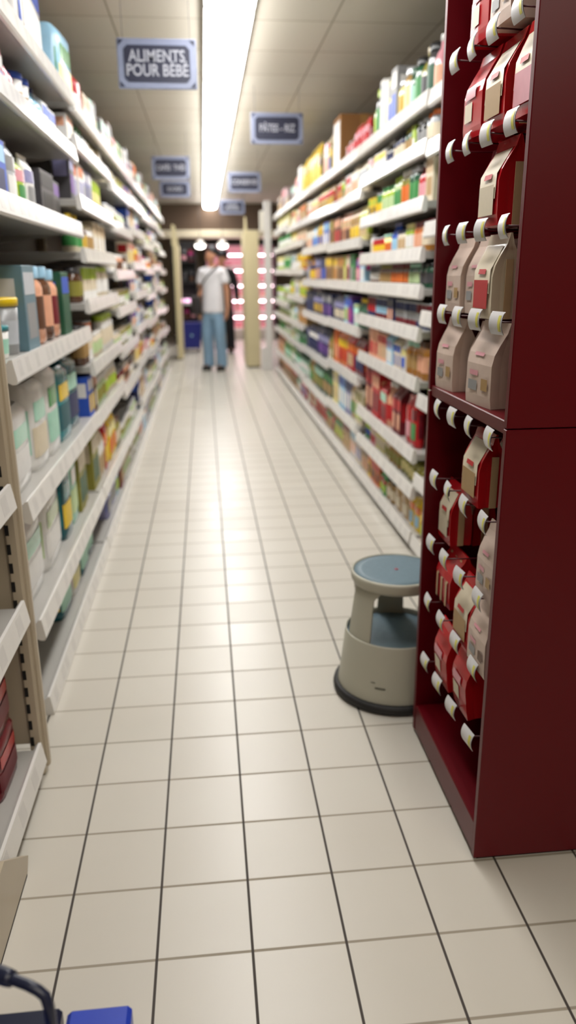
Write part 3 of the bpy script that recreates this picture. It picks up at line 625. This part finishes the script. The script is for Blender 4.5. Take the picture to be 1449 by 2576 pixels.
hang(6, 3, HG, 'red', 'cream', 'window', .105, .165, .06, 'red and cream window bag alone low in cabinet, farthest column', 'bag', 2, .035)
hang(7, 1, HG, 'red', 'tan', 'window', .122, .166, .07, 'red bag with brown window, low in cabinet above two all-red bags', 'bag', 2, .012)
hang(7, 0, HG, 'kraft', 'brown', 'paper', .118, .166, .06, 'cream bag with red and brown print, low by the near panel', 'bag', 1, .005)
hang(7, 3, HG, 'red', 'beige', 'stripe', .13, .15, .09, 'red bag with beige stripes, low in cabinet, farthest column', 'bag', 1, .03, -.03)
hang(8, 2, HG, 'red', 'cream', 'red', .115, .172, .07, 'lowest red bag with cream front, third column of cabinet', 'bag', 2, .012, .0, .1)
hang(8, 1, HG, 'red', 'cream', 'red', .11, .174, .07, 'lowest red bag with cream front, second column of cabinet', 'bag', 2, .02, -.012, .1)

# ------------------------------------------------------------------ step stool
M_STOOL = mat('cream_grey_stool_enamel', 'b0ad9c', .42, .5, noise=.05, nscale=9)
M_TREAD = mat('blue_grey_ribbed_rubber', '657a84', .5, .4, noise=.12, nscale=60, bump=.1)
t = thing('step_stool', 'round cream and blue-grey step stool standing beside the red cabinet', 'step stool', (.945, 1.035, 0))
MB().m(M_BLACK).lathe([(.19, .0), (.2, .004), (.203, .016), (.2, .03), (.186, .034), (.18, .0)], 48).obj('rubber_bumper', t)
MB().m(M_STOOL).lathe([(.187, .02), (.187, .034), (.1835, .05), (.164, .22), (.1615, .226), (.159, .222), (.158, .205), (.178, .03)], 48).obj('base_drum', t)
MB().m(M_TREAD).lathe([(0, .207), (.05, .208), (.11, .207), (.1575, .206), (.1575, .196), (0, .196)], 40).obj('lower_tread', t)
for k, a in enumerate((math.radians(205), math.radians(82), math.radians(325))):
    ha = math.radians(21 if k != 1 else 17); mb = MB().m(M_STOOL)
    mb.lathe([(.157, .2), (.156, .23), (.14, .36), (.132, .4), (.126, .4), (.134, .355), (.15, .23), (.15, .2)], 10, (0, 0, 0), a-ha, a+ha)
    # arch shoulders under the seat ring
    for s in (-1, 1):
        b0 = a+s*ha
        for q in range(4):
            w1 = math.radians(2+q*3.2); z0 = .366+q*.009
            mb.lathe([(.139, z0), (.133, .405), (.127, .405), (.133, z0)], 2, (0, 0, 0), min(b0, b0+s*w1), max(b0, b0+s*w1))
    mb.obj('support', t)
MB().m(M_STOOL).lathe([(.128, .392), (.139, .392), (.1475, .405), (.15, .425), (.148, .431), (.1425, .4335), (.14, .43), (.138, .4), (.128, .398)], 48).obj('seat_ring', t)
MB().m(M_TREAD).lathe([(0, .43), (.06, .431), (.11, .4305), (.1385, .4295), (.1385, .412), (0, .412)], 40).obj('seat_tread', t)
MB().m(mat('red_emblem', 'a8485a', .5)).lathe([(0, .4322), (.006, .4322), (.0065, .4308), (0, .4308)], 14).obj('red_emblem', t)
mb = MB().m(mat('scuff_mark', '5a5a50', .7)); mb.lathe([(.1809, .082), (.1806, .088)], 6, (0, 0, 0), math.radians(238), math.radians(249)); mb.lathe([(.179, .1), (.1787, .103)], 4, (0, 0, 0), math.radians(233), math.radians(238)); mb.obj('scuff_mark', t)

# ------------------------------------------------------------------ shopping basket at the camera's feet
M_BASK = mat('blue_basket_plastic', '2440b4', .35, .5); M_GRIP = mat('navy_handle_plastic', '1b2038', .35, .5)
t = thing('shopping_basket', 'blue plastic shopping basket with navy handle at the near edge', 'shopping basket', (.0, -.66, .0))
mb = MB().m(M_BASK)
for x0, x1, y0, y1 in ((-.24, .2, .17, .176), (-.24, .2, -.2, -.194), (-.24, -.234, -.2, .176), (.194, .2, -.2, .176)): mb.box(x0, x1, y0, y1, .06, .385)
mb.box(-.24, .2, -.2, .176, .055, .062)
mb.obj('basket_body', t)
mb = MB().m(M_GRIP)
for x0, x1, y0, y1 in ((-.25, .12, .185, .226), (-.25, .21, -.215, -.19), (-.25, -.232, -.215, .2), (.19, .21, -.215, .17)): mb.box(x0, x1, y0, y1, .37, .402, .006)
mb.obj('rim', t)
MB().m(M_BASK).box(.128, .215, .165, .218, .34, .404, .006).obj('corner_lug', t)
for sx in (-.2, .16):
    for sy in (-.16, .14): MB().m(M_BLACK).lathe([(0, 0), (.02, 0), (.024, .01), (.024, .05), (0, .058)], 14, (sx, sy, 0)).obj('foot', t)
pts = [(.153, .05, .38), (.153, .052, .585), (.1525, .0525, .6), (.149, .056, .611), (.142, .0585, .617), (.13, .064, .62)]
L = [(-.2-(p[0]-.153), p[1]+.17, p[2]) for p in pts]
hd = MB().m(M_GRIP).tube(pts+[(-.17, .215, .622)]+list(reversed([(p[0], p[1], p[2]) for p in L])), .0062, 10).obj('handle', t)
MB().m(M_GRIP).tube([(.112, .0728, .6203), (.106, .0758, .6204), (-.13, .194, .6218)], [.0085, .0095, .0095], 12).obj('handle_grip', hd)

# ------------------------------------------------------------------ end pillars and the back of the store
def pillar(name, x0, x1, y0, y1, h, label):
    t = thing(name, label, 'end panel', ((x0+x1)/2, y0, 0)); w = x1-x0
    MB().m(M_PEND).box(-w/2, w/2, 0, y1-y0, .02, h, .006).obj('panel', t)
    MB().m(M_KICK).box(-w/2+.01, w/2-.01, .008, y1-y0-.01, 0, .02).obj('plinth', t)
    return t
p = pillar('aisle_end_screen', .955, 1.165, 10.5, 11.4, 1.95, 'tall cream end panel to the right of the two people')
MB().m(M_PEND).prism([(-.105, 1.95), (-.06, 1.95), (-.075, 2.14), (-.095, 2.14)], 1, .01, .05).obj('post_top', p)
p = pillar('aisle_end_screen', -.12, -.03, 11.8, 12.5, 1.8, 'narrow cream end panel by the blue trolley, at the end of the baby food run')
MB().m(M_PEND).prism([(-.06, 1.8), (.05, 1.8), (.0, 2.1), (-.05, 2.12)], 1, .01, .05).obj('post_top', p)
t = thing('shelf_end_post', 'white upright post closing the far end of the pasta shelves', 'shelf post', (1.275, 10.2, 0))
MB().m(M_RAIL).box(-.05, .05, 0, .06, 0, 2.33, .006).obj('post', t)
MB().m(M_RAIL).box(-.12, -.052, .0, .06, 0, .32, .004).obj('foot_plate', t)
MB().m(mat('off_white_panel', 'e0dccf', .3)).box(-.11, -.052, .01, .05, 1.93, 2.2, .004).obj('head_plate', t)  # head plate in one plain off-white

M_DARK = mat('dark_cabinet', '1a1617', .5, .4); M_DK2 = mat('charcoal_metal', '2c2728', .4)
M_PINKL = mat('pink_fridge_lamp', 'ffd8e4', .5, emit=(1., .72, .8), estr=13, noise=0)
t = thing('refrigerated_display', 'pink-lit open meat fridge along the back of the store', 'fridge', (.55, 15.6, 0))
mb = MB().m(mat('rosy_fridge_lining', 'e0a8b0', .4)); mb.box(-.13, 1.3, .7, .74, .1, 2.0); mb.obj('back_panel', t)
for x in (-.16, 1.3): MB().m(M_DARK).box(x, x+.03, 0, .74, 0, 2.04, .004).obj('side_panel', t)
MB().m(mat('fridge_base_white', 'c8c0b6', .4)).box(-.13, 1.3, .03, .74, 0, .22, .006).obj('base', t)
MB().m(M_DARK).box(-.13, 1.3, .05, .74, 1.93, 2.04, .006).obj('canopy', t)
FZ = [.225, .56, .87, 1.18, 1.5]
MEAT = [mat('raw_meat_red', 'b8404a', .35), mat('raw_meat_pink', 'd88a92', .35), mat('raw_meat_orange', 'd08050', .35)]
for i, z in enumerate(FZ):
    if i: MB().m(M_RAIL).box(-.125, 1.295, .1+.05*i, .69, z-.025, z-.002, .003).obj('shelf', t)
    MB().m(M_PINKL).box(-.1, 1.27, .14+.05*i, .19+.05*i, z+.225, z+.25).obj('shelf_lamp', t)
    for k in range(7):
        o = thing('meat_tray', f'pink meat tray, {ORD[k]} along {ORD[i]} fridge shelf from below', 'meat tray', (.55-.04+k*.19, 15.6+.27+.05*i, z+.001), 'meat trays in the pink fridge')
        MB().m(cm('white', 'plastic')).prism([(-.075, 0), (.075, 0), (.088, .03), (-.088, .03)], 1, -.09, .1).obj('tray', o)
        MB().m(MEAT[(k+i) % 3]).box(-.07, .07, -.08, .085, .02, .075, .02, 2).obj('meat', o)
for k, x in enumerate((.31, .735)):
    o = thing('pendant_lamp', ('bright pendant lamp over the meat fridge, beside the hair of the person in white', 'bright pendant lamp over the meat fridge, above the black cap')[k], 'lamp', (x, 14.2, HC), 'pendant lamps before the meat fridge')
    MB().m(M_DK2).tube([(0, 0, 0), (0, 0, -.72)], .006, 6).obj('cord', o)
    MB().m(mat('white_lamp_shade', 'd8d2c8', .4)).lathe([(.02, -.7), (.05, -.72), (.12, -.79), (.118, -.795), (.045, -.728), (.02, -.706)], 20).obj('lamp_shade', o)
    MB().m(mat('lit_bulb', 'ffffff', .5, emit=(1., .95, .88), estr=9, noise=0)).lathe([(0, -.74), (.06, -.75), (.095, -.785), (.08, -.84), (0, -.86)], 18).obj('bulb', o)
t = thing('rack', 'dark rack with hanging packs at the back of the store, beside the meat fridge', 'rack', (.02, 14.6, 0))
MB().m(M_DARK).box(-.28, .2, .3, .34, 0, 1.98).obj('back_panel', t)
for x in (-.28, .18): MB().m(M_DARK).box(x, x+.02, 0, .3, 0, 1.98).obj('side_panel', t)
for z in (.5, .78, 1.2, 1.6): MB().m(M_DK2).box(-.26, .18, .02, .3, z-.02, z, .002).obj('shelf', t)
for i, z in enumerate((.501, 1.201, 1.601)):
    for k in range(3):
        make_product('bag', ('dark_grey', 'dark_red', 'black')[(k+i) % 3], ('black', 'magenta', 'dark_grey')[(k+i) % 3], ('dark_grey', 'brown', 'pink')[(k+i*2) % 3], .12, .215, .07, 1, (-.16+k*.14, 14.76, z), -PI/2,
            f'dark bag, {ORD[k]} along the {ORD[i]} level of the dark rack at the back', 'dark bags on the back rack')
o = thing('glow_tray', 'tray of self-glowing pink and violet goods on the dark rack beside the person in white', 'tray', (-.02, 14.75, .781))
MB().m(cm('white', 'plastic')).prism([(-.17, 0), (.17, 0), (.19, .05), (-.19, .05)], 1, -.1, .1).obj('tray', o)
MB().m(mat('glowing_pink_goods', 'f0b8d8', .4, emit=(1., .55, .85), estr=1.6)).box(-.15, .15, -.08, .08, .03, .11, .03, 2).obj('goods', o)  # pink light put into the goods' material as emission; no lamp here

# ------------------------------------------------------------------ blue trolley beside the person in white
t = thing('shopping_trolley', 'deep blue wheeled shopping trolley by the narrow cream end panel', 'trolley', (.1, 13.2, 0))
mb = MB().m(mat('deep_blue_trolley', '101c78', .4))
mb.prism([(-.15, .07), (.15, .07), (.185, .5), (-.185, .5)], 1, -.13, .13); mb.obj('basket_body', t)
MB().m(mat('deep_blue_rim', '182480', .35)).box(-.195, .195, -.14, .14, .495, .525, .006).obj('rim', t)
MB().m(cm('light_blue')).lathe([(0, 0), (.025, 0)], 5).obj('white_mark', t, (.0, -.1305, .3)).rotation_euler = (PI/2, 0, 0)
for x in (-.12, .12): MB().m(M_BLACK).lathe([(0, -.012), (.035, -.012), (.035, .012), (0, .012)], 14).obj('wheel', t, (x, .0, .036)).rotation_euler = (0, PI/2, 0)
MB().m(M_DK2).tube([(-.12, .12, .5), (-.12, .16, .95), (-.1, .17, .98), (.1, .17, .98), (.12, .16, .95), (.12, .12, .5)], .009, 8).obj('handle', t)

# ------------------------------------------------------------------ people
def skin_obj(name, verts, edges, material, parent=None, sub=2, smooth=True):
    """verts: name -> (xyz, rx, ry); grown into one continuous surface"""
    me = bpy.data.meshes.new(name); keys = list(verts); ix = {k: i for i, k in enumerate(keys)}
    me.from_pydata([verts[k][0] for k in keys], [(ix[a], ix[b]) for a, b in edges], [])
    o = bpy.data.objects.new(name, me); COL.objects.link(o)
    if parent is not None: o.parent = parent
    sk = o.modifiers.new('skin', 'SKIN'); sk.use_smooth_shade = True; sk.branch_smoothing = .6
    if not me.skin_vertices: me.skin_vertices.new()
    for k in keys:
        v = me.skin_vertices[0].data[ix[k]]; r = verts[k]
        v.radius = (r[1], r[2] if len(r) > 2 else r[1]); v.use_root = (k == keys[0])
    s = o.modifiers.new('sub', 'SUBSURF'); s.levels = sub; s.render_levels = sub
    dg = bpy.context.evaluated_depsgraph_get(); dg.update()
    m2 = bpy.data.meshes.new_from_object(o.evaluated_get(dg)); m2.name = name
    bpy.data.objects.remove(o)
    m2.materials.clear(); m2.materials.append(material)
    for p in m2.polygons: p.use_smooth = True
    return place(name, m2, parent)
def chain(*ks): return list(zip(ks, ks[1:]))
M_SKINC = mat('skin', 'b98466', .5, .4, noise=.05); M_HAIR = mat('black_hair', '17131a', .55)
def person(loc, rz, head_yaw, sc, cloth, label):
    """figure facing local -y; feet at z=0, about 1.75 m"""
    root = thing('person', label, 'person', loc, None, (0, 0, rz)); root.scale = (sc, sc, sc)
    Rh = Matrix.Rotation(head_yaw, 3, 'Z'); nk = Vector((0, .0, 1.5))
    H = lambda x, y, z: tuple(nk+Rh @ (Vector((x, y, z-.022))-nk))
    V = {'pel': ((0, 0, .95), .12, .1), 'wst': ((0, .0, 1.1), .115, .09), 'chs': ((0, .01, 1.3), .135, .1), 'clv': ((0, .015, 1.42), .08, .065), 'nk': ((0, .01, 1.5), .048, .05),
         'jaw': (H(0, -.03, 1.565), .055, .055), 'fce': (H(0, -.012, 1.62), .07, .082), 'crn': (H(0, .008, 1.69), .072, .085), 'top': (H(0, .012, 1.735), .04, .05),
         'nos': (H(0, -.092, 1.615), .011, .012), 'nos2': (H(0, -.105, 1.607), .009, .009)}
    E = chain('pel', 'wst', 'chs', 'clv', 'nk', 'jaw', 'fce', 'crn', 'top')+chain('fce', 'nos', 'nos2')
    arms = {}
    for s, n in ((-1, 'l'), (1, 'r')):
        V['ear'+n] = (H(s*.082, .005, 1.62), .014, .02); E += [('fce', 'ear'+n)]
        V['hip'+n] = ((s*.085, 0, .9), .085, .085); V['kn'+n] = ((s*.1, -.015 if s < 0 else -.03, .5), .055, .056); V['cf'+n] = ((s*.105, .01, .36), .052, .055); V['ank'+n] = ((s*.105, .02, .09), .034, .038)
        V['bal'+n] = ((s*.115, -.09, .035), .036, .03); V['toe'+n] = ((s*.12, -.145, .03), .03, .022)
        E += chain('pel', 'hip'+n, 'kn'+n, 'cf'+n, 'ank'+n, 'bal'+n, 'toe'+n)
        if s > 0: A = [(.17, .01, 1.41), (.222, .02, 1.13), (.25, -.03, .9), (.25, -.045, .85)]
        else: A = [(-.17, .01, 1.41), (-.215, .03, 1.13), (-.2, -.06, .92), (-.192, -.075, .875)]
        arms[n] = A
        for k, (p, r) in enumerate(zip(A, (.052, .04, .026, .026))): V[f'a{n}{k}'] = (p, r, r)
        E += chain('clv', f'a{n}0', f'a{n}1', f'a{n}2', f'a{n}3')
        # palm, five separate fingers
        p = Vector(A[3]); dn = (Vector(A[3])-Vector(A[2])).normalized()
        V[f'pm{n}'] = (tuple(p+dn*.045), .032, .018); E.append((f'a{n}3', f'pm{n}'))
        for q in range(4):
            bpt = p+dn*.075+Vector((0, -.027+.018*q, 0)); ln = (.062, .072, .066, .052)[q]
            V[f'f{n}{q}a'] = (tuple(bpt), .0088, .0088); V[f'f{n}{q}b'] = (tuple(bpt+dn*ln*.55+Vector((-s*.008, 0, 0))), .0082, .0082); V[f'f{n}{q}c'] = (tuple(bpt+dn*ln+Vector((-s*.026, 0, .004))), .007, .007)
            E += [(f'pm{n}', f'f{n}{q}a')]+chain(f'f{n}{q}a', f'f{n}{q}b', f'f{n}{q}c')
        tb = p+dn*.03+Vector((0, -.034, 0))
        V[f't{n}a'] = (tuple(tb), .0105, .0105); V[f't{n}b'] = (tuple(tb+dn*.03+Vector((-s*.006, -.018, 0))), .0095, .0095); V[f't{n}c'] = (tuple(tb+dn*.055+Vector((-s*.016, -.02, 0))), .008, .008)
        E += [(f'a{n}3', f't{n}a')]+chain(f't{n}a', f't{n}b', f't{n}c')
    body = skin_obj('body', V, E, M_SKINC, root)
    # face details
    for s in (-1, 1):
        MB().m(M_HAIR).lathe([(0, -.006), (.009, 0), (0, .006)], 10).obj('eye', root, H(s*.03, -.088, 1.638))
        MB().m(M_HAIR).box(-.016, .016, -.004, .004, -.003, .003).obj('eyebrow', root, H(s*.03, -.085, 1.658)).rotation_euler = (0, 0, head_yaw)
    MB().m(mat('lips', '94504a', .5)).box(-.02, .02, -.004, .004, -.005, .005, .003).obj('mouth', root, H(0, -.082, 1.575)).rotation_euler = (0, 0, head_yaw)
    def hair(u, v):
        az = 2*PI*u; fr = .5+.5*math.cos(az)          # fr = 1 at the face side
        lim = math.radians(118-62*fr**1.5); th = .02+(lim-.02)*v
        x, y, z = math.sin(az)*math.sin(th), -math.cos(az)*math.sin(th), math.cos(th)
        k = 1+.02*math.sin(az*9+v*7)
        return Vector(H(x*.088*k, .012+y*.104*k, 1.672+z*.098))
    mb = MB().m(M_HAIR); mb.grid(hair, [i/28 for i in range(29)], [i/9 for i in range(10)])
    mb.grid(lambda u, v: Vector(nk+Rh @ (Vector((0, .012, 1.65))-nk))+(hair(u, 1)-Vector(nk+Rh @ (Vector((0, .012, 1.65))-nk)))*(1-.12*v), [i/28 for i in range(29)], [0, 1])
    mb.obj('hair', root)
    # trousers
    J = {'w': ((0, .0, 1.02), .145, .1), 'h': ((0, 0, .88), .155, .11)}
    JE = [('w', 'h')]
    for s, n in ((-1, 'l'), (1, 'r')):
        J['t'+n] = ((s*.088, -.005, .78), .11, .11); J['k'+n] = ((s*.1, -.02, .5), .092, .092); J['c'+n] = ((s*.105, .005, .3), .086, .088); J['e'+n] = ((s*.107, .01, .1), .084, .09); J['g'+n] = ((s*.107, .005, .035), .09, .1)
        JE += chain('h', 't'+n, 'k'+n, 'c'+n, 'e'+n, 'g'+n)
    skin_obj(cloth['leg_name'], J, JE, cloth['legs'], root)
    # shirt or jacket with sleeves
    ln = cloth['sleeve']
    S = {'s00': ((0, .0, .8), .2, .148), 's0': ((0, .0, .87), .18, .128), 's1': ((0, .0, .98), .178, .125), 's2': ((0, .005, 1.15), .168, .118), 's3': ((0, .01, 1.31), .18, .125), 's4': ((0, .015, 1.42), .12, .085), 's5': ((0, .012, 1.49), .068, .066)}
    SE = chain('s00', 's0', 's1', 's2', 's3', 's4', 's5')
    for s, n in ((-1, 'l'), (1, 'r')):
        A = [Vector(a) for a in arms[n]]
        S['h'+n] = (tuple(A[0]+Vector((0, 0, -.012))), .07, .072)
        if ln == 'short': S['m'+n] = (tuple(A[0].lerp(A[1], .45)), .072, .076); S['o'+n] = (tuple(A[0].lerp(A[1], .7)), .072, .078); SE += chain('s4', 'h'+n, 'm'+n, 'o'+n)
        else:
            S['m'+n] = (tuple(A[1]), .062, .062); S['q'+n] = (tuple(A[1].lerp(A[2], .95)), .045, .045); SE += chain('s4', 'h'+n, 'm'+n, 'q'+n)
    skin_obj(cloth['top_name'], S, SE, cloth['top'], root)
    for s in (-1, 1):
        mb = MB().m(M_BLACK)
        mb.grid(lambda u, v: Vector((s*.115+.048*math.cos(2*PI*u)*(1-.12*v), -.055+.125*math.sin(2*PI*u)*(1-.1*v)+.02*v, .002+.075*v*(1 if math.sin(2*PI*u) > -.2 else .75))), [i/18 for i in range(19)], [0, .3, .7, 1])
        mb.lathe([(0, 0), (.042, 0)], 18, (s*.115, -.055, .002)); mb.box(s*.115-.036, s*.115+.036, -.14, .04, .055, .07, .02, 2); mb.obj('shoe', root)
    return root
JEAN = mat('pale_blue_denim', '7f9cb4', .75, .2, noise=.14, nscale=18)
person((.475, 10.3, 0), -.5, math.radians(-38), 1.0, dict(top=mat('white_cotton', 'dcdade', .8, .2, noise=.04, nscale=9), top_name='shirt', legs=JEAN, leg_name='jeans', sleeve='short'),
       'person in white T-shirt and pale blue jeans standing in the aisle, head turned aside')
t = thing('crossbody_bag', 'small black shoulder bag on the hip of the person in white', 'bag', (.475, 10.3, 0), None, (0, 0, -.5))
MB().m(M_DK2).box(-.27, -.14, -.2, -.08, .8, 1.06, .03, 3).obj('bag_body', t)
mb = MB().m(M_DK2)
path = [(-.2, -.15, 1.05), (-.13, -.165, 1.16), (-.02, -.165, 1.3), (.08, -.12, 1.42), (.115, -.02, 1.475), (.09, .08, 1.44), (-.02, .135, 1.25), (-.14, .12, 1.08), (-.2, -.08, 1.04)]
mb.tube(path, .011, 6); mb.obj('strap', t)
p2 = person((.69, 12.9, 0), -.2, math.radians(-40), 1.0, dict(top=mat('black_jacket', '17151a', .7, .3), top_name='jacket', legs=mat('black_trousers', '141318', .7, .3), leg_name='trousers', sleeve='long'),
       'person in black clothes and black cap partly hidden behind the person in white')
cp = MB().m(M_HAIR).lathe([(.1, 1.655), (.108, 1.68), (.1, 1.73), (.066, 1.765), (0, 1.775)], 20).obj('cap', p2)

# ------------------------------------------------------------------ camera
cam = bpy.data.cameras.new('camera'); co = bpy.data.objects.new('camera', cam); COL.objects.link(co)
F, YAW, PITCH, ROLL = 1933.27, .1023189, .3011762, -.0082517
cy, sy, cp_, sp_, cr, sr = math.cos(YAW), math.sin(YAW), math.cos(PITCH), math.sin(PITCH), math.cos(ROLL), math.sin(ROLL)
fw = Vector((sy*cp_, cy*cp_, -sp_)); rt = Vector((cy, -sy, 0)); up = rt.cross(fw)
r2 = rt*cr+up*sr; u2 = -rt*sr+up*cr
M = Matrix.Identity(4)
for i in range(3): M[i][0], M[i][1], M[i][2] = r2[i], u2[i], -fw[i]
M.translation = Vector((.3514, -1.27362, 1.36288)); co.matrix_world = M
cam.sensor_fit = 'VERTICAL'; cam.sensor_height = 36.; cam.lens = F/2576*36.; cam.clip_start = .05; cam.clip_end = 60
cam.dof.use_dof = True; cam.dof.focus_distance = 1.45; cam.dof.aperture_fstop = 2.35; cam.dof.aperture_blades = 0
SC.camera = co

# ------------------------------------------------------------------ render look
w = bpy.data.worlds.new('world'); SC.world = w; w.use_nodes = True
w.node_tree.nodes['Background'].inputs[0].default_value = (.9, .85, .8, 1); w.node_tree.nodes['Background'].inputs[1].default_value = .15
SC.view_settings.view_transform = 'Standard'; SC.view_settings.look = 'None'; SC.view_settings.gamma = 1; SC.view_settings.use_curve_mapping = False
SC.view_settings.exposure = .1
SC.cycles.max_bounces = 6; SC.cycles.diffuse_bounces = 3; SC.cycles.use_adaptive_sampling = True; SC.cycles.adaptive_threshold = .045; SC.cycles.glossy_bounces = 2; SC.cycles.sample_clamp_indirect = 6
